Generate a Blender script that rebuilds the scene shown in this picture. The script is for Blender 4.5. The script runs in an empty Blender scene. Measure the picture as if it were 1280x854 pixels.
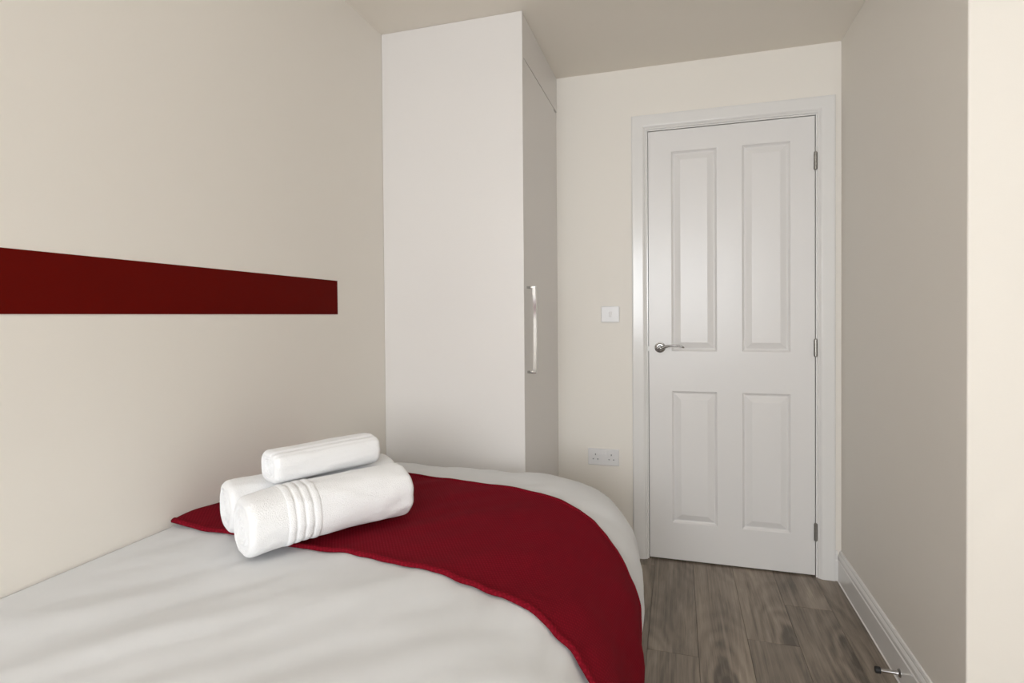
import bpy, bmesh, math, random
from mathutils import Vector, Matrix, noise
random.seed(7)
scene = bpy.context.scene
COL = scene.collection

# ------------------------------------------------------------------ camera
F_PX, YAW, PITCH, ROLL, CAM_H = 705.97, 0.2978, -0.014, -0.0081, 1.1741
cyw, syw = math.cos(YAW), math.sin(YAW)
fwd = Vector((-syw*math.cos(PITCH), cyw*math.cos(PITCH), math.sin(PITCH)))
rgt = Vector((cyw, syw, 0)); upv = rgt.cross(fwd)
r2 = rgt*math.cos(ROLL) + upv*math.sin(ROLL)
u2 = -rgt*math.sin(ROLL) + upv*math.cos(ROLL)
cd = bpy.data.cameras.new('camera'); cam = bpy.data.objects.new('camera', cd); COL.objects.link(cam)
M = Matrix.Identity(4)
for i in range(3):
    M[i][0] = r2[i]; M[i][1] = u2[i]; M[i][2] = -fwd[i]
M[2][3] = CAM_H
cam.matrix_world = M
cd.sensor_fit = 'HORIZONTAL'; cd.sensor_width = 36.0; cd.lens = 36.0*F_PX/1280
cd.shift_x = 10.1/1280; cd.shift_y = -22.0/1280
cd.clip_start = 0.02
scene.camera = cam

# ------------------------------------------------------------------ world: overcast daylight outside the window
wd = bpy.data.worlds.new('daylight'); scene.world = wd; wd.use_nodes = True
bg = wd.node_tree.nodes['Background']
bg.inputs['Color'].default_value = (0.93, 0.965, 1.0, 1); bg.inputs['Strength'].default_value = 10.0
scene.view_settings.view_transform = 'Standard'; scene.view_settings.look = 'None'
scene.view_settings.gamma = 1.0; scene.view_settings.use_curve_mapping = False
scene.view_settings.exposure = 0.66

# room dimensions (metres); x to the right, y towards the door, camera over the origin
XL, XF, XR = -1.1802, -0.5702, 0.6853
YW, YD, YC = 2.1279, 2.7919, 1.6699
H = 2.3563
YR, XS = -2.30, 2.10            # wall with the window, far side wall
WX0, WX1, WZ0, WZ1 = -1.00, 0.90, 0.90, 2.15

pl = bpy.data.lights.new('window_rear_offscreen', 'AREA'); pl.shape = 'RECTANGLE'
pl.size = WX1-WX0; pl.size_y = WZ1-WZ0; pl.cycles.is_portal = True
po = bpy.data.objects.new('window_rear_offscreen', pl); COL.objects.link(po)
po.location = ((WX0+WX1)/2, YR-0.10, (WZ0+WZ1)/2); po.rotation_euler = (math.radians(90), 0, 0)

# ------------------------------------------------------------------ materials
def mat(name, col, rough=0.5, metal=0.0, **kw):
    m = bpy.data.materials.new(name); m.use_nodes = True
    b = m.node_tree.nodes['Principled BSDF']
    b.inputs['Base Color'].default_value = (*col, 1); b.inputs['Roughness'].default_value = rough
    b.inputs['Metallic'].default_value = metal
    for k, v in kw.items(): b.inputs[k].default_value = v
    return m
def nd(m, t, **kw):
    n = m.node_tree.nodes.new(t)
    for k, v in kw.items(): setattr(n, k, v)
    return n
def lk(m, a, b): m.node_tree.links.new(a, b)
def bsdf(m): return m.node_tree.nodes['Principled BSDF']
def add_bump(m, scale=200, strength=0.1, dist=0.002, detail=3, coord='Object', vec=(1,1,1)):
    tc = nd(m, 'ShaderNodeTexCoord'); mp = nd(m, 'ShaderNodeMapping'); mp.inputs['Scale'].default_value = vec
    n = nd(m, 'ShaderNodeTexNoise'); n.inputs['Scale'].default_value = scale; n.inputs['Detail'].default_value = detail
    b = nd(m, 'ShaderNodeBump'); b.inputs['Strength'].default_value = strength; b.inputs['Distance'].default_value = dist
    lk(m, tc.outputs[coord], mp.inputs['Vector']); lk(m, mp.outputs['Vector'], n.inputs['Vector'])
    lk(m, n.outputs['Fac'], b.inputs['Height']); lk(m, b.outputs['Normal'], bsdf(m).inputs['Normal'])
    return m
WALL = add_bump(mat('cream_wall_paint', (0.865, 0.822, 0.758), 0.62), 160, 0.06, 0.002)
CEIL = add_bump(mat('cream_ceiling_paint', (0.90, 0.845, 0.76), 0.75), 160, 0.06, 0.002)
GLOSS = mat('white_gloss_paint', (0.81, 0.79, 0.775), 0.30)
TRIM = mat('white_trim_gloss', (0.82, 0.805, 0.785), 0.18)
WARD = mat('white_wardrobe_board', (0.77, 0.74, 0.715), 0.38)
PLASTIC = mat('white_plastic', (0.80, 0.79, 0.79), 0.30)
UNDERLAY = mat('grey_underlay', (0.22, 0.22, 0.21), 0.9)
SHUTTER = mat('grey_socket_shutter', (0.30, 0.30, 0.31), 0.5)
CHROME = mat('polished_chrome', (0.60, 0.595, 0.59), 0.10, 1.0)
NICKEL = mat('polished_nickel', (0.36, 0.35, 0.34), 0.16, 1.0)
SATIN = mat('satin_chrome', (0.36, 0.35, 0.33), 0.30, 1.0)
RUBBER = mat('black_rubber', (0.012, 0.011, 0.011), 0.55)
STRIPE = mat('dark_red_paint', (0.125, 0.0045, 0.0025), 0.7)
bsdf(STRIPE).inputs['Specular IOR Level'].default_value = 0.05
CAULK = mat('white_sealant', (0.84, 0.82, 0.79), 0.5)
BASEM = add_bump(mat('charcoal_divan_fabric', (0.06, 0.06, 0.065), 0.9), 700, 0.3)
MATT = mat('mattress_ticking', (0.75, 0.74, 0.72), 0.9)
WOODLEG = mat('dark_wood', (0.05, 0.03, 0.02), 0.5)

DUVET = mat('white_cotton', (0.70, 0.705, 0.715), 0.85)
bsdf(DUVET).inputs['Sheen Weight'].default_value = 0.15
add_bump(DUVET, 8, 0.22, 0.014, 2)
TERRY = mat('white_terry', (0.90, 0.90, 0.91), 0.95)
bsdf(TERRY).inputs['Sheen Weight'].default_value = 0.35
bsdf(TERRY).inputs['Subsurface Weight'].default_value = 0.0
add_bump(TERRY, 420, 0.6, 0.003, 3)

def throw_material(name, col):
    m = mat(name, col, 0.88)
    bsdf(m).inputs['Specular IOR Level'].default_value = 0.05
    tc = nd(m, 'ShaderNodeTexCoord')
    hs = []
    for rot, sc in ((0.9, 270.0), (-0.6, 270.0)):
        mp = nd(m, 'ShaderNodeMapping'); mp.inputs['Rotation'].default_value = (0, 0, rot)
        w = nd(m, 'ShaderNodeTexWave'); w.inputs['Scale'].default_value = sc/6.0
        w.inputs['Distortion'].default_value = 0.6; w.inputs['Detail'].default_value = 1.0
        lk(m, tc.outputs['UV'], mp.inputs['Vector']); lk(m, mp.outputs['Vector'], w.inputs['Vector']); hs.append(w)
    mul = nd(m, 'ShaderNodeMath', operation='MULTIPLY')
    lk(m, hs[0].outputs['Fac'], mul.inputs[0]); lk(m, hs[1].outputs['Fac'], mul.inputs[1])
    bp = nd(m, 'ShaderNodeBump'); bp.inputs['Strength'].default_value = 0.4; bp.inputs['Distance'].default_value = 0.0012
    lk(m, mul.outputs[0], bp.inputs['Height']); lk(m, bp.outputs['Normal'], bsdf(m).inputs['Normal'])
    rp = nd(m, 'ShaderNodeValToRGB')
    rp.color_ramp.elements[0].color = (col[0]*0.78, col[1]*0.78, col[2]*0.78, 1)
    rp.color_ramp.elements[1].color = (col[0]*1.20, col[1]*1.3, col[2]*1.3, 1)
    lk(m, mul.outputs[0], rp.inputs['Fac']); lk(m, rp.outputs['Color'], bsdf(m).inputs['Base Color'])
    return m
THROW = throw_material('crimson_weave', (0.200, 0.006, 0.015))

def wood_material():
    m = mat('grey_oak', (0.2, 0.17, 0.14), 0.45)
    tc = nd(m, 'ShaderNodeTexCoord'); oi = nd(m, 'ShaderNodeObjectInfo')
    off = nd(m, 'ShaderNodeVectorMath', operation='SCALE'); off.inputs[0].default_value = (13.1, 37.3, 5.7)
    lk(m, oi.outputs['Random'], off.inputs['Scale'])
    ad = nd(m, 'ShaderNodeVectorMath', operation='ADD')
    lk(m, tc.outputs['Object'], ad.inputs[0]); lk(m, off.outputs[0], ad.inputs[1])
    def math_(op, a, b=None, c=None):
        n = nd(m, 'ShaderNodeMath', operation=op)
        for i_, v in enumerate((a, b, c)):
            if v is None: continue
            if isinstance(v, (int, float)): n.inputs[i_].default_value = v
            else: lk(m, v, n.inputs[i_])
        return n.outputs[0]
    def nz(vec, detail, dist, rough=0.55):
        mp = nd(m, 'ShaderNodeMapping'); mp.inputs['Scale'].default_value = vec
        n = nd(m, 'ShaderNodeTexNoise'); n.inputs['Scale'].default_value = 1.0; n.inputs['Detail'].default_value = detail
        n.inputs['Distortion'].default_value = dist; n.inputs['Roughness'].default_value = rough
        lk(m, ad.outputs[0], mp.inputs['Vector']); lk(m, mp.outputs['Vector'], n.inputs['Vector']); return n.outputs['Fac']
    cloud = nz((8, 1.5, 1), 4, 1.0)              # large tone changes inside a board
    streak = nz((34, 1.3, 1), 6, 1.6, 0.65)       # grain streaks
    fine = nz((210, 7.0, 1), 4, 0.4, 0.7)        # pores
    # knots: stretched cells with growth rings round their centres
    wob = nz((9, 5, 1), 2, 0.0)
    mpk = nd(m, 'ShaderNodeMapping'); mpk.inputs['Scale'].default_value = (3.4, 0.9, 1)
    lk(m, ad.outputs[0], mpk.inputs['Vector'])
    vo = nd(m, 'ShaderNodeTexVoronoi'); vo.voronoi_dimensions = '2D'; vo.inputs['Scale'].default_value = 1.0
    lk(m, mpk.outputs['Vector'], vo.inputs['Vector'])
    dist = math_('MULTIPLY_ADD', wob, 0.16, vo.outputs['Distance'])
    ring = math_('SINE', math_('MULTIPLY', dist, 60.0))
    fall = nd(m, 'ShaderNodeMapRange'); fall.inputs['From Min'].default_value = 0.12; fall.inputs['From Max'].default_value = 0.62
    fall.inputs['To Min'].default_value = 0.06; fall.inputs['To Max'].default_value = 0.010
    lk(m, dist, fall.inputs['Value'])
    core = nd(m, 'ShaderNodeMapRange'); core.inputs['From Min'].default_value = 0.10; core.inputs['From Max'].default_value = 0.22
    core.inputs['To Min'].default_value = -0.22; core.inputs['To Max'].default_value = 0.0
    lk(m, dist, core.inputs['Value'])
    v = math_('MULTIPLY', cloud, 0.48)
    v = math_('MULTIPLY_ADD', streak, 0.50, v)
    v = math_('MULTIPLY_ADD', fine, 0.18, v)
    v = math_('ADD', v, math_('MULTIPLY', ring, fall.outputs[0]))
    v = math_('ADD', v, core.outputs[0])
    rp = nd(m, 'ShaderNodeValToRGB'); e = rp.color_ramp.elements
    e[0].position = 0.40; e[0].color = (0.095, 0.075, 0.057, 1)
    e[1].position = 0.78; e[1].color = (0.400, 0.330, 0.258, 1)
    mid = rp.color_ramp.elements.new(0.58); mid.color = (0.245, 0.199, 0.156, 1)
    lk(m, v, rp.inputs['Fac'])
    tone = nd(m, 'ShaderNodeMapRange'); tone.inputs['To Min'].default_value = 0.86; tone.inputs['To Max'].default_value = 1.14
    lk(m, oi.outputs['Random'], tone.inputs['Value'])
    mx = nd(m, 'ShaderNodeVectorMath', operation='SCALE'); lk(m, rp.outputs['Color'], mx.inputs[0]); lk(m, tone.outputs[0], mx.inputs['Scale'])
    lk(m, mx.outputs[0], bsdf(m).inputs['Base Color'])
    bp = nd(m, 'ShaderNodeBump'); bp.inputs['Strength'].default_value = 0.15; bp.inputs['Distance'].default_value = 0.002
    lk(m, fine, bp.inputs['Height']); lk(m, bp.outputs['Normal'], bsdf(m).inputs['Normal'])
    return m
WOOD = wood_material()
PANE = bpy.data.materials.new('window_glass'); PANE.use_nodes = True
nt = PANE.node_tree; nt.nodes.clear()
o_ = nt.nodes.new('ShaderNodeOutputMaterial'); mxs = nt.nodes.new('ShaderNodeMixShader')
tr = nt.nodes.new('ShaderNodeBsdfTransparent'); gl = nt.nodes.new('ShaderNodeBsdfGlossy'); gl.inputs['Roughness'].default_value = 0.02
mxs.inputs[0].default_value = 0.06
nt.links.new(tr.outputs[0], mxs.inputs[1]); nt.links.new(gl.outputs[0], mxs.inputs[2]); nt.links.new(mxs.outputs[0], o_.inputs[0])

# ------------------------------------------------------------------ mesh helpers
def obj(name, bm, m, parent=None, smooth=False, loc=None):
    me = bpy.data.meshes.new(name); bm.normal_update(); bm.to_mesh(me); bm.free()
    o = bpy.data.objects.new(name, me); COL.objects.link(o)
    if m: me.materials.append(m)
    if smooth:
        for p in me.polygons: p.use_smooth = True
    if parent: o.parent = parent
    if loc: o.location = loc
    return o
def tag(o, label=None, cat=None, group=None, kind=None):
    for k, v in (('label', label), ('category', cat), ('group', group), ('kind', kind)):
        if v: o[k] = v
    return o
def thing(name, loc, label, cat, kind=None):
    o = bpy.data.objects.new(name, None); COL.objects.link(o); o.location = loc; o.empty_display_size = 0.1
    return tag(o, label, cat, kind=kind)
def rebase(o, parent):
    """parent a mesh authored in world space under an Empty that has only a location"""
    off = parent.location
    o.data.transform(Matrix.Translation(-off)); o.parent = parent
    return o
def bx(bm, x0, x1, y0, y1, z0, z1, bevel=0.0, seg=2):
    vs = [bm.verts.new((x, y, z)) for z in (z0, z1) for y in (y0, y1) for x in (x0, x1)]
    q = [(0,2,3,1), (4,5,7,6), (0,1,5,4), (2,6,7,3), (0,4,6,2), (1,3,7,5)]
    fs = [bm.faces.new([vs[i] for i in f]) for f in q]
    if bevel:
        es = list({e for f in fs for e in f.edges})
        bmesh.ops.bevel(bm, geom=es, offset=bevel, segments=seg, affect='EDGES', profile=0.5)
    return bm
def box(name, m, x0, x1, y0, y1, z0, z1, bevel=0.0, parent=None, smooth=False, seg=2):
    o = obj(name, bx(bmesh.new(), x0, x1, y0, y1, z0, z1, bevel, seg), m, None, smooth)
    if parent: rebase(o, parent)
    return o
def extrude_profile(bm, prof, p0, p1, nrm, up, m0=0.0, m1=0.0):
    """sweep profile [(out, height)] from p0 to p1; out along nrm, height along up; ends mitred by m*height-or-out"""
    p0, p1, nrm, up = Vector(p0), Vector(p1), Vector(nrm), Vector(up)
    d = (p1-p0).normalized()
    a = [bm.verts.new(p0 + nrm*o + up*h + d*(m0*h)) for o, h in prof]
    b = [bm.verts.new(p1 + nrm*o + up*h + d*(m1*h)) for o, h in prof]
    n = len(prof)
    for i in range(n):
        bm.faces.new((a[i], a[(i+1) % n], b[(i+1) % n], b[i]))
    bm.faces.new(a[::-1]); bm.faces.new(b)
    bmesh.ops.recalc_face_normals(bm, faces=bm.faces)
def cyl(bm, p0, p1, ra, rb=None, n=24, cap=True):
    rb = ra if rb is None else rb
    p0, p1 = Vector(p0), Vector(p1); d = (p1-p0).normalized()
    t = d.orthogonal().normalized(); s = d.cross(t)
    A = [bm.verts.new(p0 + (t*math.cos(k*2*math.pi/n) + s*math.sin(k*2*math.pi/n))*ra) for k in range(n)]
    B = [bm.verts.new(p1 + (t*math.cos(k*2*math.pi/n) + s*math.sin(k*2*math.pi/n))*rb) for k in range(n)]
    for k in range(n): bm.faces.new((A[k], A[(k+1) % n], B[(k+1) % n], B[k]))
    if cap: bm.faces.new(A[::-1]); bm.faces.new(B)
def lathe(bm, origin, axis, prof, n=32):
    """prof [(along, radius)] closed by end caps"""
    origin, d = Vector(origin), Vector(axis).normalized(); t = d.orthogonal().normalized(); s = d.cross(t)
    rings = [[bm.verts.new(origin + d*a + (t*math.cos(k*2*math.pi/n) + s*math.sin(k*2*math.pi/n))*r) for k in range(n)] for a, r in prof]
    for A, B in zip(rings, rings[1:]):
        for k in range(n): bm.faces.new((A[k], A[(k+1) % n], B[(k+1) % n], B[k]))
    bm.faces.new(rings[0][::-1]); bm.faces.new(rings[-1])
def sweep(bm, pts, radii, n=14):
    """tube with elliptical sections (ra along side, rb along up)"""
    pts = [Vector(p) for p in pts]; rings = []
    for i, p in enumerate(pts):
        d = (pts[min(i+1, len(pts)-1)] - pts[max(i-1, 0)]).normalized()
        u = Vector((0, 0, 1)); s = d.cross(u).normalized(); u = s.cross(d)
        ra, rb = radii[i]
        rings.append([bm.verts.new(p + s*math.cos(k*2*math.pi/n)*ra + u*math.sin(k*2*math.pi/n)*rb) for k in range(n)])
    for A, B in zip(rings, rings[1:]):
        for k in range(n): bm.faces.new((A[k], A[(k+1) % n], B[(k+1) % n], B[k]))
    bm.faces.new(rings[0][::-1]); bm.faces.new(rings[-1])
    bmesh.ops.recalc_face_normals(bm, faces=bm.faces)
def auto_smooth(o, deg=35):
    for p in o.data.polygons: p.use_smooth = True
    o.data.set_sharp_from_angle(angle=math.radians(deg))
    return o

# ------------------------------------------------------------------ room shell
def st(o, label, cat): return tag(o, label, cat, kind='structure')
T = 0.12
st(box('wall_left', WALL, XL-T, XL, YR-T, YD+T, -0.05, H+0.05), 'cream painted wall beside the bed with the red stripe', 'wall')
# far wall with the door opening (unseen backing added to block light leaks)
DX0, DX1, DH = -0.1299, 0.5829, 2.046
LN = 0.028                                    # lining thickness
OX0, OX1, OZ = DX0-0.003-LN, DX1+0.003+LN, DH+0.003+LN
bm = bmesh.new()
bx(bm, XL, OX0, YD, YD+T, -0.05, H+0.05); bx(bm, OX1, XR+0.3, YD, YD+T, -0.05, H+0.05)
bx(bm, OX0, OX1, YD, YD+T, OZ, H+0.05); bx(bm, OX0, OX1, YD+0.10, YD+T, -0.05, OZ)
st(obj('wall_far', bm, WALL), 'cream wall around the white panelled door', 'wall')
st(box('wall_right', WALL, XR, XS+T, YC, YD+T, -0.05, H+0.05, bevel=0.004, seg=3), 'cream wall to the right of the door ending in an outer corner', 'wall')
st(box('wall_side', WALL, XS, XS+T, YR-T, YC, -0.05, H+0.05), 'cream side wall of the wider part of the room', 'wall')
bm = bmesh.new()
bx(bm, XL-T, WX0, YR-T, YR, -0.05, H+0.05); bx(bm, WX1, XS+T, YR-T, YR, -0.05, H+0.05)
bx(bm, WX0, WX1, YR-T, YR, -0.05, WZ0); bx(bm, WX0, WX1, YR-T, YR, WZ1, H+0.05)
st(obj('wall_rear', bm, WALL), 'cream wall with the window opposite the door', 'wall')
st(box('ceiling', CEIL, XL-T, XS+T, YR-T, YD+T, H, H+0.1), 'plain cream painted ceiling', 'ceiling')

# window in the rear wall
w = thing('window_1', ((WX0+WX1)/2, YR-0.06, WZ0), 'white framed window opposite the door', 'window', 'structure')
bm = bmesh.new(); fw = 0.055
y0, y1 = YR-0.10, YR-0.04
bx(bm, WX0, WX0+fw, y0, y1, WZ0, WZ1); bx(bm, WX1-fw, WX1, y0, y1, WZ0, WZ1)
bx(bm, WX0+fw, WX1-fw, y0, y1, WZ0, WZ0+fw); bx(bm, WX0+fw, WX1-fw, y0, y1, WZ1-fw, WZ1)
xm = (WX0+WX1)/2; bx(bm, xm-0.03, xm+0.03, y0, y1, WZ0+fw, WZ1-fw)
rebase(obj('window_frame', bm, TRIM), w)
for a, b in ((WX0+fw, xm-0.03), (xm+0.03, WX1-fw)):
    box('pane', PANE, a, b, YR-0.072, YR-0.068, WZ0+fw, WZ1-fw, parent=w)
box('window_sill', TRIM, WX0-0.04, WX1+0.04, YR-0.04, YR+0.06, WZ0-0.025, WZ0, bevel=0.006, parent=w)

# floor with planks
fl = st(box('floor', UNDERLAY, XL-T, XS+T, YR-T, YD+T, -0.05, -0.010), 'grey brown wood laminate floor of long planks', 'floor')
PW = 0.1715; X0 = 0.0665
known = {-1: 2.027, 0: 1.72, 1: 2.19, 2: 2.49, 3: 1.62}
rr = random.Random(3)
def plank(xa, xb, ya, yb):
    xa, xb = max(xa, XL), min(xb, XS); ya, yb = max(ya, YR), min(yb, YD+0.09)
    if xb-xa < 0.01 or yb-ya < 0.01: return
    spans = [(xa, xb, ya, yb)]
    # keep planks out of the solid wall block and to the door recess
    if xb > XR and yb > YC:
        if xa >= XR-0.001: spans = [(xa, xb, ya, YC)]
        else: spans = [(xa, XR, ya, yb)]
    for (a, b, c, d) in spans:
        if d-c < 0.01: continue
        if d > YD and (b < DX0-0.02 or a > DX1+0.02): d = YD
        cx, cy = (a+b)/2, (c+d)/2; g = 0.0004
        bm = bmesh.new()
        bx(bm, a-cx+g, b-cx-g, c-cy+g, d-cy-g, -0.010, 0.0)
        es = [e for e in bm.edges if all(v.co.z > -0.001 for v in e.verts)]
        bmesh.ops.bevel(bm, geom=es, offset=0.0008, segments=1, affect='EDGES')
        p = obj('plank', bm, WOOD, fl, loc=(cx, cy, 0))
for k in range(-8, 13):
    xa = X0 + k*PW
    j = known.get(k, 0.3 + rr.random()*1.2)
    y = j - 1.2*5
    while y < YD:
        plank(xa, xa+PW, y, y+1.2); y += 1.2

# skirting
SK = [(0, 0), (0.0155, 0), (0.0155, 0.088), (0.0135, 0.091), (0.0125, 0.094), (0.0135, 0.098), (0.0130, 0.106), (0.0095, 0.114),
      (0.0080, 0.1165), (0.0080, 0.121), (0.0055, 0.128), (0.0035, 0.130), (0, 0.130)]
b_ = thing('baseboard_right', (XR, 2.2, 0), 'white moulded skirting board along the wall beside the door', 'skirting board', 'structure')
bm = bmesh.new(); extrude_profile(bm, SK, (XR, YC-0.0155, 0), (XR, YD, 0), (-1, 0, 0), (0, 0, 1))
auto_smooth(rebase(obj('board', bm, TRIM), b_), 3)
bm = bmesh.new(); extrude_profile(bm, [(0.0155, 0.0003), (0.0195, 0.0003), (0.0185, 0.003), (0.0155, 0.0045)], (XR, YC, 0), (XR, YD-0.016, 0), (-1, 0, 0), (0, 0, 1))
rebase(obj('sealant_bead', bm, CAULK), b_)
b_ = thing('baseboard_corner', (1.4, YC, 0), 'white skirting board around the outer wall corner', 'skirting board', 'structure')
bm = bmesh.new(); extrude_profile(bm, SK, (XR-0.0155, YC, 0), (XS, YC, 0), (0, -1, 0), (0, 0, 1))
auto_smooth(rebase(obj('board', bm, TRIM), b_), 3)

# architrave
AO0, AO1, AI0, AI1, AT, ATI = -0.207, 0.656, DX0-0.009, DX1+0.009, 2.120, DH+0.009
aw = AI0-AO0
t_ = thing('trim_1', ((DX0+DX1)/2, YD, 0), 'white moulded architrave framing the panelled door', 'architrave', 'structure')
AP = [(0, 0), (0.007, 0), (0.009, 0.0015), (0.010, 0.004), (0.0095, 0.006), (0.012, 0.009), (0.0145, 0.0115), (0.0150, 0.013),
      (0.0165, 0.0145), (0.0175, 0.018), (0.0185, aw-0.006), (0.0165, aw-0.001), (0.0140, aw), (0, aw)]
for p0, p1, up, m0, m1 in (((AI0, YD, 0), (AI0, YD, ATI), (-1, 0, 0), 0, 1), ((AI1, YD, 0), (AI1, YD, ATI), (1, 0, 0), 0, 1),
                           ((AI0, YD, ATI), (AI1, YD, ATI), (0, 0, 1), -1, 1)):
    bm = bmesh.new(); extrude_profile(bm, AP, p0, p1, (0, -1, 0), up, m0, m1)
    auto_smooth(rebase(obj('architrave', bm, TRIM), t_), 3)
for nm, xa, xb, lab in (('baseboard_far', AO1, XR-0.0155, 'short white skirting board piece between architrave and right wall'),
                        ('baseboard_wardrobe', XF, AO0, 'white skirting board between wardrobe and door')):
    b_ = thing(nm, ((xa+xb)/2, YD, 0), lab, 'skirting board', 'structure')
    bm = bmesh.new(); extrude_profile(bm, SK, (xa, YD, 0), (xb, YD, 0), (0, -1, 0), (0, 0, 1))
    auto_smooth(rebase(obj('board', bm, TRIM), b_), 3)

# ------------------------------------------------------------------ door
d = thing('door_1', ((DX0+DX1)/2, YD, 0), 'white four-panel door with chrome lever handle, shut', 'door', 'structure')
# lining with stops
bm = bmesh.new()
bx(bm, OX0, DX0-0.003, YD-0.0005, YD+0.099, 0, OZ); bx(bm, DX1+0.003, OX1, YD-0.0005, YD+0.099, 0, OZ)
bx(bm, DX0-0.003, DX1+0.003, YD-0.0005, YD+0.099, DH+0.003, OZ)
rebase(obj('door_lining', bm, TRIM), d)
bm = bmesh.new(); ys0, ys1 = YD+0.045, YD+0.075
bx(bm, DX0-0.003, DX0+0.012, ys0, ys1, 0, DH+0.003); bx(bm, DX1-0.012, DX1+0.003, ys0, ys1, 0, DH+0.003)
bx(bm, DX0+0.012, DX1-0.012, ys0, ys1, DH-0.012, DH+0.003)
rebase(obj('door_stop_bead', bm, TRIM), d)
# leaf with four panel openings
YF = YD + 0.003
PX = [(-0.0265, 0.177), (0.284, 0.486)]; PZ = [(0.182, 0.812), (1.000, 1.945)]
xs = [DX0, PX[0][0], PX[0][1], PX[1][0], PX[1][1], DX1]; zs = [0.008, PZ[0][0], PZ[0][1], PZ[1][0], PZ[1][1], DH]
bm = bmesh.new()
g = [[bm.verts.new((x, YF, z)) for x in xs] for z in zs]
for j in range(5):
    for i in range(5):
        if i in (1, 3) and j in (1, 3): continue
        bm.faces.new((g[j][i], g[j][i+1], g[j+1][i+1], g[j+1][i]))
be = [bm.verts.new((x, YF+0.038, z)) for x, z in ((DX0, 0.008), (DX1, 0.008), (DX1, DH), (DX0, DH))]
bm.faces.new((be[3], be[2], be[1], be[0]))
bm.faces.new([g[0][i] for i in range(5, -1, -1)] + [be[0], be[1]])
bm.faces.new([g[5][i] for i in range(6)] + [be[2], be[3]])
bm.faces.new([g[j][0] for j in range(6)] + [be[3], be[0]])
bm.faces.new([g[j][5] for j in range(5, -1, -1)] + [be[1], be[2]])
bmesh.ops.recalc_face_normals(bm, faces=bm.faces)
rebase(obj('door_leaf', bm, GLOSS), d)
PROF = [(0, 0), (0.002, 0.0012), (0.005, 0.0055), (0.009, 0.0095), (0.012, 0.0108), (0.0145, 0.0108), (0.017, 0.0098),
        (0.030, 0.0045), (0.040, 0.0012), (0.042, 0.0004), (0.045, 0.0004)]
for (xa, xb) in PX:
    for (za, zb) in PZ:
        bm = bmesh.new(); rings = []
        for ins, dep in PROF:
            rings.append([bm.verts.new((x, YF+dep, z)) for x, z in ((xa+ins, za+ins), (xb-ins, za+ins), (xb-ins, zb-ins), (xa+ins, zb-ins))])
        for A, B in zip(rings, rings[1:]):
            for k in range(4): bm.faces.new((A[k], A[(k+1) % 4], B[(k+1) % 4], B[k]))
        bm.faces.new(rings[-1]); bmesh.ops.recalc_face_normals(bm, faces=bm.faces)
        if bm.faces[:][-1].normal.y > 0: bmesh.ops.reverse_faces(bm, faces=bm.faces)
        auto_smooth(rebase(obj('door_panel', bm, GLOSS), d), 8)
# lever handle
hx, hz = -0.079, 1.018
bm = bmesh.new()
lathe(bm, (hx, YF, hz), (0, -1, 0), [(0, 0.0255), (0.004, 0.0255), (0.0065, 0.0243), (0.007, 0.0215), (0.0085, 0.021), (0.0095, 0.0195), (0.010, 0.012)], 36)
hr = tag(auto_smooth(rebase(obj('door_handle', bm, NICKEL), d), 30), 'chrome lever handle on round rose')
bm = bmesh.new(); lathe(bm, (0, 0, 0), (0, -1, 0), [(0.0, 0.0115), (0.005, 0.0115), (0.009, 0.0085), (0.034, 0.0078), (0.040, 0.0070)], 24)
nk = auto_smooth(obj('lever_neck', bm, NICKEL, hr), 40); nk.location = (hx-d.location.x, YF-0.009-d.location.y, hz)
bm = bmesh.new()
pts, rad = [], []
for i in range(21):
    u = i/20
    pts.append((-0.006 + 0.116*u, -0.046 + 0.005*math.sin(u*math.pi) + 0.006*u*u, -0.006 + 0.016*math.sin(min(1, u*1.9)*math.pi/2) - 0.009*max(0, u-0.75)**2*16))
    f = 1.0 if i not in (0, 20) else 0.55
    rad.append(((0.0090 - 0.0030*u)*f, (0.0085 - 0.0042*min(1, u*1.8))*f))
sweep(bm, pts, rad, 18)
lv = auto_smooth(obj('lever', bm, NICKEL, hr), 50); lv.location = (hx-d.location.x, YF-d.location.y, hz)
# latch edge and hinges
box('latch_plate', SATIN, DX0-0.0028, DX0-0.0004, YF-0.001, YF+0.020, hz-0.017, hz+0.006, parent=d)
for hzc in (1.847, 1.022, 0.203):
    bm = bmesh.new(); c = DX1+0.0015; yk = YF-0.007
    zz = [hzc-0.037+0.074*k/5 for k in range(6)]
    for k in range(5): cyl(bm, (c, yk, zz[k]+0.0004), (c, yk, zz[k+1]-0.0004), 0.0072, n=20)
    for sgn, z in ((-1, zz[0]), (1, zz[5])): cyl(bm, (c, yk, z), (c, yk, z+sgn*0.004), 0.0058, 0.0032, n=16)
    hg = tag(auto_smooth(rebase(obj('hinge', bm, SATIN), d), 40), 'satin chrome butt hinge')
    bm = bmesh.new(); bx(bm, DX1-0.0012, DX1-0.0001, YF-0.0045, YF+0.025, hzc-0.037, hzc+0.037); bx(bm, DX1+0.0021, DX1+0.0029, YF-0.0045, YF+0.025, hzc-0.037, hzc+0.037)
    lf = obj('hinge_leaf', bm, SATIN, None); lf.data.transform(Matrix.Translation(-d.location)); lf.parent = hg

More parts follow.
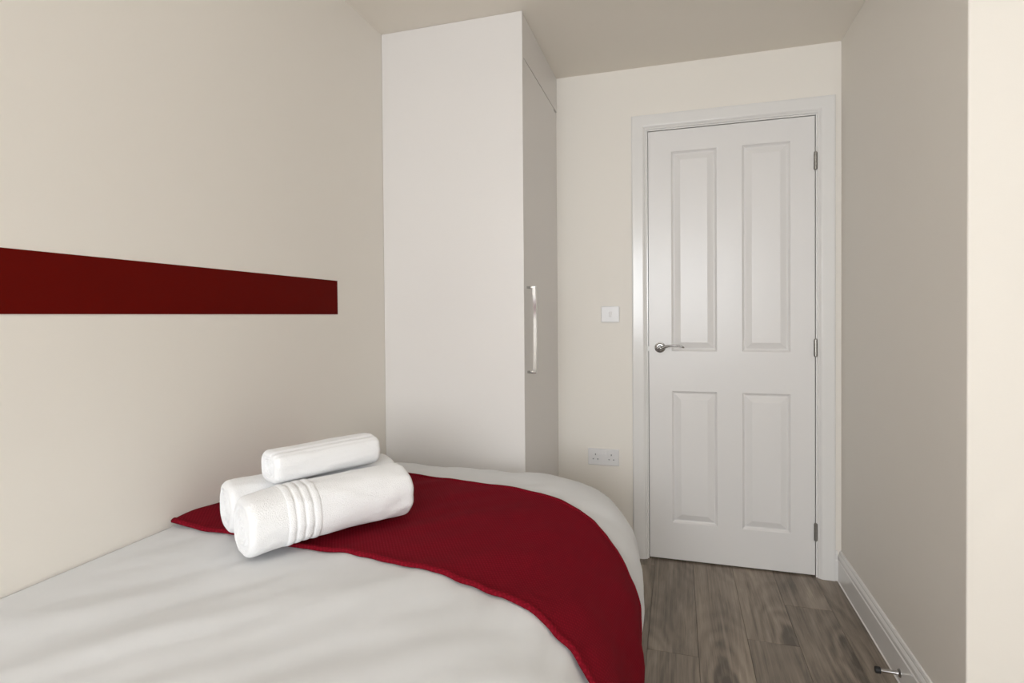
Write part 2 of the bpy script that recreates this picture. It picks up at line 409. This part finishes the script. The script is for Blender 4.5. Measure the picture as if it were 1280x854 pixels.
# ------------------------------------------------------------------ wardrobe
wr = thing('fitted_wardrobe', ((XL+XF)/2, (YW+YD)/2, 0), 'tall white fitted wardrobe in the corner beside the door', 'wardrobe')
g0 = 0.0008
YP = YW+0.022                                     # side panel thickness
box('side_panel', WARD, XL+g0, XF, YW, YP, 0.0005, H-g0, bevel=0.0012, parent=wr)
box('fascia_panel', WARD, XF-0.020, XF-0.002, YP+g0, YD-g0, 2.188, H-g0, parent=wr)
box('filler_strip', WARD, XF-0.022, XF-0.0045, 2.724, YD-g0, 0.0005, 2.180, parent=wr)
box('plinth', WARD, XF-0.050, XF-0.034, YP+g0, YD-g0, 0.0005, 0.08, parent=wr)
box('back_panel', WARD, XL+g0, XL+0.016, YP+g0, YD-g0, 0.0005, H-g0, parent=wr)
wdoor = box('wardrobe_door', WARD, XF-0.0195, XF-0.0015, YP+0.003, 2.720, 0.085, 2.183, bevel=0.001, parent=wr)
# strap handle
bm = bmesh.new(); ya, yb = 2.176, 2.190; za, zb = 0.945, 1.292
xo, xi = XF+0.034, XF-0.0015
bx(bm, xi, xo, ya, yb, za, za+0.010, bevel=0.001); bx(bm, xi, xo, ya, yb, zb-0.010, zb, bevel=0.001)
n = 24; outer, inner = [], []
for k in range(n+1):
    z = za + 0.004 + (zb-za-0.008)*k/n; u = (k/n-0.5)*2
    bow = 0.0035*(1-u*u)
    outer.append((xo+bow, z)); inner.append((xo-0.012+bow, z))
V = [[bm.verts.new((x, y, z)) for (x, z) in row] for row, y in ((outer, ya-0.003), (outer, yb+0.003), (inner, yb+0.003), (inner, ya-0.003))]
for a in range(4):
    A, B = V[a], V[(a+1) % 4]
    for k in range(n): bm.faces.new((A[k], A[k+1], B[k+1], B[k]))
for k in (0, n): bm.faces.new([V[a][k] for a in range(4)])
bmesh.ops.recalc_face_normals(bm, faces=bm.faces)
hd = obj('handle', bm, CHROME); hd.data.transform(Matrix.Translation(-wr.location)); hd.parent = wdoor
auto_smooth(hd, 40); tag(hd, 'chrome bow handle')

# ------------------------------------------------------------------ red stripe on the wall
tag(box('wall_stripe', STRIPE, XL+0.0001, XL+0.0016, -0.95, 1.7845, 1.1850, 1.3066),
    'dark red horizontal stripe on the cream wall above the bed', 'wall stripe')

# ------------------------------------------------------------------ switch and socket
s = thing('light_switch', (-0.312, YD, 1.178), 'white single light switch on the wall beside the door', 'light switch')
box('face_plate', PLASTIC, -0.312-0.044, -0.312+0.044, YD-0.009, YD-0.0003, 1.178-0.0395, 1.178+0.0395, bevel=0.003, parent=s, smooth=False)
bm = bmesh.new(); bx(bm, -0.0065, 0.0065, -0.0035, 0.002, -0.013, 0.013, bevel=0.001)
o = obj('rocker', bm, PLASTIC, s); o.location = (0, -0.0098, 0); o.rotation_euler = (math.radians(6), 0, 0)
s = thing('wall_socket', (-0.349, YD, 0.477), 'white double power socket low on the wall beside the door', 'power socket')
slots = [(sx*0.0385+px, pz, wx, wz) for sx in (-1, 1) for px, pz, wx, wz in ((0, 0.012, 0.0048, 0.0086), (-0.011, -0.0105, 0.0068, 0.0046), (0.011, -0.0105, 0.0068, 0.0046))]
gx = sorted({-0.072, 0.072} | {round(c+k*w_/2, 6) for c, _, w_, _ in slots for k in (-1, 1)})
gz = sorted({-0.037, 0.037} | {round(c+k*h_/2, 6) for _, c, _, h_ in slots for k in (-1, 1)})
bm = bmesh.new(); gv = {}
def pv(x, y, z):
    k = (round(x, 6), round(y, 6), round(z, 6))
    if k not in gv: gv[k] = bm.verts.new(k)
    return gv[k]
for xa, xb in zip(gx, gx[1:]):
    for za, zb in zip(gz, gz[1:]):
        mx_, mz_ = (xa+xb)/2, (za+zb)/2
        if any(abs(mx_-c) < w_/2 and abs(mz_-e_) < h_/2 for c, e_, w_, h_ in slots): continue
        bm.faces.new((pv(xa, -0.010, za), pv(xb, -0.010, za), pv(xb, -0.010, zb), pv(xa, -0.010, zb)))
# rounded rim and sides
ring0 = [pv(x, -0.010, gz[0]) for x in gx] + [pv(gx[-1], -0.010, z) for z in gz[1:]] + [pv(x, -0.010, gz[-1]) for x in gx[-2::-1]] + [pv(gx[0], -0.010, z) for z in gz[-2:0:-1]]
prev = ring0
for ins, y in ((0.0021, -0.0091), (0.003, -0.007), (0.003, -0.0003)):
    cur = [bm.verts.new((v.co.x*(1+ins/0.072), y, v.co.z*(1+ins/0.037))) for v in ring0]
    for k in range(len(cur)): bm.faces.new((prev[k], prev[(k+1) % len(cur)], cur[(k+1) % len(cur)], cur[k]))
    prev = cur
bmesh.ops.recalc_face_normals(bm, faces=bm.faces)
obj('face_plate', bm, PLASTIC, s)
for c, e_, w_, h_ in slots:                      # open wells behind the slots
    bm = bmesh.new(); bx(bm, c-w_/2, c+w_/2, -0.010, -0.0006, e_-h_/2, e_+h_/2)
    bmesh.ops.delete(bm, geom=[f for f in bm.faces if f.calc_center_median().y < -0.0099], context='FACES_ONLY')
    bmesh.ops.reverse_faces(bm, faces=bm.faces)
    obj('pin_slot', bm, SHUTTER, s)
for sx in (-1, 1):
    bm = bmesh.new(); bx(bm, -0.0058, 0.0058, -0.003, 0.002, -0.0095, 0.0095, bevel=0.001)
    o = obj('rocker', bm, PLASTIC, s); o.location = (sx*0.0105, -0.0105, 0.022); o.rotation_euler = (math.radians(-6), 0, 0)
    bm = bmesh.new(); lathe(bm, (sx*0.030, -0.0098, 0.0), (0, -1, 0), [(0, 0.003), (0.0008, 0.0028)], 16)
    obj('screw_cap', bm, PLASTIC, s)

# ------------------------------------------------------------------ door stop on the skirting
sy_, sz_ = 2.059, 0.033; sb = XR-0.0155
s = thing('door_stop', (sb, sy_, sz_), 'chrome rod door stop with black rubber tip on the skirting board', 'door stop')
bm = bmesh.new(); lathe(bm, (0, 0, 0), (-1, 0, 0), [(0.0, 0.013), (0.002, 0.013), (0.004, 0.011), (0.0055, 0.0075)], 28)
auto_smooth(obj('flange', bm, NICKEL, s), 35)
bm = bmesh.new(); lathe(bm, (0, 0, 0), (-1, 0, 0), [(0.005, 0.0068), (0.012, 0.0062), (0.050, 0.0056), (0.056, 0.0060)], 24)
auto_smooth(obj('rod', bm, CHROME, s), 35)
bm = bmesh.new(); lathe(bm, (0, 0, 0), (-1, 0, 0), [(0.054, 0.0092), (0.055, 0.0102), (0.066, 0.0105), (0.0685, 0.0095), (0.069, 0.006)], 28)
auto_smooth(obj('rubber_tip', bm, RUBBER, s), 35)

# ------------------------------------------------------------------ bed
BX0, BX1, BY0, BY1 = XL+0.012, -0.300, 0.06, 1.900
bed = thing('single_bed', ((BX0+BX1)/2, (BY0+BY1)/2, 0), 'single divan bed along the wall, hidden under white bedding', 'bed')
box('divan_base', BASEM, BX0, BX1, BY0, BY1, 0.07, 0.315, bevel=0.012, parent=bed, smooth=False)
box('mattress', MATT, BX0, BX1, BY0, BY1, 0.316, 0.535, bevel=0.035, parent=bed, seg=4)
for x in (BX0+0.08, BX1-0.08):
    for y in (BY0+0.1, BY1-0.1):
        bm = bmesh.new(); cyl(bm, (x-bed.location.x, y-bed.location.y, 0.0), (x-bed.location.x, y-bed.location.y, 0.0705), 0.02, 0.028, 20)
        obj('leg', bm, WOODLEG, bed)

# the cloth surface: a sheet laid over the bed, folding down past a core rectangle
SC, TC = -0.60, 1.60
PT = [(0, .668), (.08, .666), (.15, .661), (.22, .652), (.28, .638), (.33, .618), (.37, .594), (.405, .563), (.43, .528), (.452, .490), (.469, .445),
      (.480, .395), (.485, .337), (.485, .285), (.480, .235), (.472, .18), (.462, .12), (.452, .07)]
AL = [0.0]
for (a, b), (c, e) in zip(PT, PT[1:]): AL.append(AL[-1] + math.hypot(c-a, e-b))
LMAX = AL[-1]
def prof(l):
    l = max(0.0, min(l, LMAX-1e-6))
    for i in range(len(AL)-1):
        if l <= AL[i+1]:
            u = (l-AL[i])/(AL[i+1]-AL[i]); return (PT[i][0]*(1-u)+PT[i+1][0]*u, PT[i][1]*(1-u)+PT[i+1][1]*u)
def sstep(a, b, x):
    t = max(0, min(1, (x-a)/(b-a))); return t*t*(3-2*t)
KY = 0.93
def base_pos(s, t):
    ex, ey = max(0, s-SC), max(0, t-TC)
    cx, cy = min(s, SC), min(t, TC)
    l = math.hypot(ex, ey)
    if l < 1e-9:
        return Vector((cx, cy, PT[0][1]))
    nx, ny = ex/l, ey/l
    o, z = prof(l)
    full = 1 + 0.21*(2*nx*ny)**2           # squarer corner in plan
    return Vector((cx + nx*o*full, cy + ny*o*KY*full, z))
def near_edge(s):                           # near edge of the throw, in sheet coordinates
    return 1.065 - 0.055*sstep(-1.18, -0.3, s) - 0.02*sstep(-0.35, 0.0, s)
def wrinkle(s, t):
    a = s*0.80 - t*0.60; b = s*0.60 + t*0.80
    h = 0.010*noise.noise(Vector((a*7.5, b*1.9, 3.1))) + 0.0055*noise.noise(Vector((a*16, b*4.5, 9.2)))
    h += 0.006*noise.noise(Vector((s*2.3, t*2.1, 1.7)))
    dn = near_edge(s) - t                   # puckers running out from under the throw
    if -0.05 < dn < 0.4:
        k = math.exp(-((dn-0.02)/0.10)**2)
        h += 0.006*k*noise.noise(Vector((s*22, t*3, 0.3)))
    l = math.hypot(max(0, s-SC), max(0, t-TC))
    if l > 0.35:                            # vertical folds of the overhang
        q = sstep(0.38, 0.75, l)
        al = (t if t < TC else TC + math.atan2(t-TC, max(1e-6, s-SC))*0.5)
        h += q*(0.007*math.sin(al*19+0.8) + 0.006*noise.noise(Vector((al*9, 4.4, l))))
    return h*sstep(0.0, 0.10, s-XL) 
def surf(s, t, off=0.0, wr_=1.0):
    e = 0.004
    p = base_pos(s, t)
    n = (base_pos(s+e, t)-base_pos(s-e, t)).cross(base_pos(s, t+e)-base_pos(s, t-e))
    if n.length < 1e-12: n = Vector((0, 0, 1))
    n.normalize()
    p = p + n*(wrinkle(s, t)*wr_ + off)
    p.x = max(p.x, XL+0.003); p.y = min(p.y, YW-0.004)
    return p
def grid_obj(name, us, vs, fn, m, thick=0.0, uv=None, offset=-1):
    bm = bmesh.new(); ul = bm.loops.layers.uv.new('UVMap'); uvd = {}
    g = []
    for v in vs:
        row = []
        for u in us:
            vt = bm.verts.new(fn(u, v)); uvd[vt] = (u, v) if uv is None else uv(u, v); row.append(vt)
        g.append(row)
    for j in range(len(vs)-1):
        for i in range(len(us)-1):
            f = bm.faces.new((g[j][i], g[j][i+1], g[j+1][i+1], g[j+1][i]))
            for lp in f.loops: lp[ul].uv = uvd[lp.vert]
    o = obj(name, bm, m, smooth=True)
    if thick:
        md = o.modifiers.new('thickness', 'SOLIDIFY'); md.thickness = thick; md.offset = offset
    return o
def lin(a, b, n): return [a + (b-a)*k/n for k in range(n+1)]
LH = LMAX - 0.012
us = lin(XL+0.004, SC, 70)[:-1] + [SC + LH*k/90 for k in range(91)]
vs = lin(0.10, TC, 150)[:-1] + [TC + LH*k/90 for k in range(91)]
def duvet_pt(u, v):
    a, b = (u-SC)/LH, (v-TC)/LH
    if a > 0 and b > 0:
        ex, ey = a*math.sqrt(1-b*b/2), b*math.sqrt(1-a*a/2)
        return surf(SC+ex*LH, TC+ey*LH)
    return surf(u, v)
dv = grid_obj('duvet', us, vs, duvet_pt, DUVET, 0.012)
tag(dv, 'white cotton duvet covering the bed and hanging over its side', 'duvet')

# red throw across the foot of the bed
TS0, TS1 = XL+0.006, SC + 0.775
def far_edge(s):
    return 1.635 - 0.055*sstep(-0.95, -0.38, s) - 0.045*sstep(-0.38, 0.05, s)
def throw_pt(u, v, off=0.0085):
    s = TS0 + (TS1-TS0)*u
    ne = near_edge(s) + 0.004*noise.noise(Vector((s*3, 0, 2)))
    t = ne + (far_edge(s)-ne)*v
    o = off
    # end by the wall stands slightly proud
    o += 0.012*math.exp(-((s-XL)/0.05)**2)*math.exp(-((v-0.1)/0.16)**2)
    o += 0.0025*(noise.noise(Vector((s*6, t*9, 7)))+0.3)
    lo = max(0, s-SC-0.40)
    o += 0.020*min(1, lo/0.3) + 0.008*min(1, lo/0.3)*math.sin(v*9+0.6)
    return surf(s, t, max(o, 0.0065), 0.72)
NU, NV = 200, 80
th = grid_obj('bed_throw', lin(0, 1, NU), lin(0, 1, NV), throw_pt, THROW, 0.005, uv=lambda u, v: (u*1.36, v*0.6))
tag(th, 'dark red woven throw laid across the white duvet', 'throw')
for va, vb in ((0.0, 0.028), (0.972, 1.0)):
    hm = grid_obj('hem', lin(0, 1, NU), lin(va, vb, 5), lambda u, v: throw_pt(u, v, 0.0118 - 0.003*abs((v-va)/(vb-va)-0.5)**2*4), THROW, 0.007, uv=lambda u, v: (u*1.36, v*0.6))
    hm.parent = th
hm = grid_obj('end_hem', lin(0.988, 1.0, 4), lin(0, 1, NV), lambda u, v: throw_pt(u, v, 0.0115), THROW, 0.007, uv=lambda u, v: (u*1.36, v*0.6)); hm.parent = th

# ------------------------------------------------------------------ towels
def towel_roll(name, A, B, r, asp, zb, label, seed, sup=2.0, seam=2.2, grooves=(), thick=0.05, group=None, droop=0.0):
    A, B = Vector((*A, 0)), Vector((*B, 0)); dirv = (B-A).normalized(); L = (B-A).length
    nrm = Vector((dirv.y, -dirv.x, 0)); up = Vector((0, 0, 1)); hzr = r*asp
    root = thing(name, ((A.x+B.x)/2, (A.y+B.y)/2, zb), label, 'towel'); 
    if group: root['group'] = group
    org = Vector(((A.x+B.x)/2, (A.y+B.y)/2, zb))
    def sect(th_, x, k=1.0):
        """x in -L/2..L/2"""
        c, s_ = math.cos(th_), math.sin(th_)
        q = (abs(c)**sup + abs(s_)**sup)**(-1/sup)
        f = ((th_-seam) % (2*math.pi))/(2*math.pi)          # spiral step
        step = thick*(f-0.5)
        g_ = 0.0
        for ga, gd, gw in grooves:
            da = (th_-ga+math.pi) % (2*math.pi) - math.pi
            g_ -= gd*math.exp(-(da/gw)**2)
        nz = 0.05*noise.noise(Vector((c*1.6+seed, s_*1.6, x*9))) + 0.028*noise.noise(Vector((c*4+seed, s_*4, x*24)))
        rad = q*(1+step+nz+g_)*k
        v = nrm*(r*rad*c) + up*(hzr*rad*s_)
        return v
    def lowest(v): return Vector((v.x, v.y, max(v.z, 0.0006)))
    NT, NL = 96, 60
    bm = bmesh.new(); rings = []
    er = 0.016                                               # rounded ends
    xs_ = []
    for k in range(7):
        a = k/6*math.pi/2; xs_.append((-L/2+er*(1-math.sin(a)), 1-(er/r)*(1-math.cos(a))*0.9))
    xs_ = [(-L/2+er*(1-math.cos(k/6*math.pi/2)), 1-(er/r)*(1-math.sin(k/6*math.pi/2))*0.9) for k in range(7)]
    xs_ += [(-L/2+er+(L-2*er)*k/NL, 1.0) for k in range(1, NL)]
    xs_ += [(L/2-er*(1-math.cos(k/6*math.pi/2)), 1-(er/r)*(1-math.sin(k/6*math.pi/2))*0.9) for k in range(6, -1, -1)]
    def pt(th_, x, k=1.0, dx=0.0):
        p = lowest(dirv*(x+dx) + Vector((0, 0, hzr)) + sect(th_, x, k))
        p.z -= droop*max(0.0, 1-(x+L/2)/0.13)**1.5
        return p
    for x, k in xs_:
        rings.append([bm.verts.new(pt(j*2*math.pi/NT, x, k)) for j in range(NT)])
    for P, Q in zip(rings, rings[1:]):
        for j in range(NT): bm.faces.new((P[j], P[(j+1) % NT], Q[(j+1) % NT], Q[j]))
    # spiral ends
    for sgn, ring, x, k0 in ((-1, rings[0], xs_[0][0], xs_[0][1]), (1, rings[-1], xs_[-1][0], xs_[-1][1])):
        prev = ring; NR = 22
        for i in range(1, NR):
            f = 1-i/NR
            cur = []
            for j in range(NT):
                th_ = j*2*math.pi/NT
                ph = f*5.0 - (th_-seam)/(2*math.pi)
                dep = 0.0045*(0.5-0.5*math.cos(2*math.pi*ph))*min(1, i/2.0)
                cur.append(bm.verts.new(pt(th_, x, k0*f, -sgn*(dep+0.003*noise.noise(Vector((th_, f*4, seed)))))))
            for j in range(NT):
                q4 = (prev[j], prev[(j+1) % NT], cur[(j+1) % NT], cur[j])
                bm.faces.new(q4)
            prev = cur
        bm.faces.new(prev)
    bmesh.ops.recalc_face_normals(bm, faces=bm.faces)
    obj('rolled_body', bm, TERRY, root, smooth=True)
    return root, pt, L
root, pt, L = towel_roll('rolled_towel', (-0.872, 0.959), (-0.664, 1.277), 0.069, 0.90, 0.682, 'large rolled white towel with ribbed border lying on the red throw', 1.3, sup=2.2, seam=-1.9, droop=0.011)
# ribbed border: four raised bands round the roll
for k in range(4):
    x0 = -L/2 + 0.076 + k*0.0185
    bm = bmesh.new(); rings = []
    for i in range(7):
        u = i/6; dx = 0.0175*u
        kk = 1.0 + 0.034*math.sin(u*math.pi)**0.6
        rings.append([bm.verts.new(pt(j*2*math.pi/96, x0+dx, kk - (0.01 if i in (0, 6) else 0))) for j in range(96)])
    for P, Q in zip(rings, rings[1:]):
        for j in range(96): bm.faces.new((P[j], P[(j+1) % 96], Q[(j+1) % 96], Q[j]))
    bmesh.ops.recalc_face_normals(bm, faces=bm.faces)
    obj('border_rib', bm, TERRY, root, smooth=True)
towel_roll('rolled_towel', (-0.996, 1.046), (-0.766, 1.394), 0.060, 0.95, 0.682, 'rolled white towel tucked between the ribbed towel and the wall', 5.1, sup=2.3, seam=2.4)
towel_roll('hand_towel', (-0.898, 1.072), (-0.771, 1.319), 0.046, 0.82, 0.794, 'small folded white towel resting on top of the two rolled towels', 8.4, sup=2.9, seam=0.95,
           grooves=((1.15, 0.13, 0.06), (0.80, 0.05, 0.06)), thick=0.04)
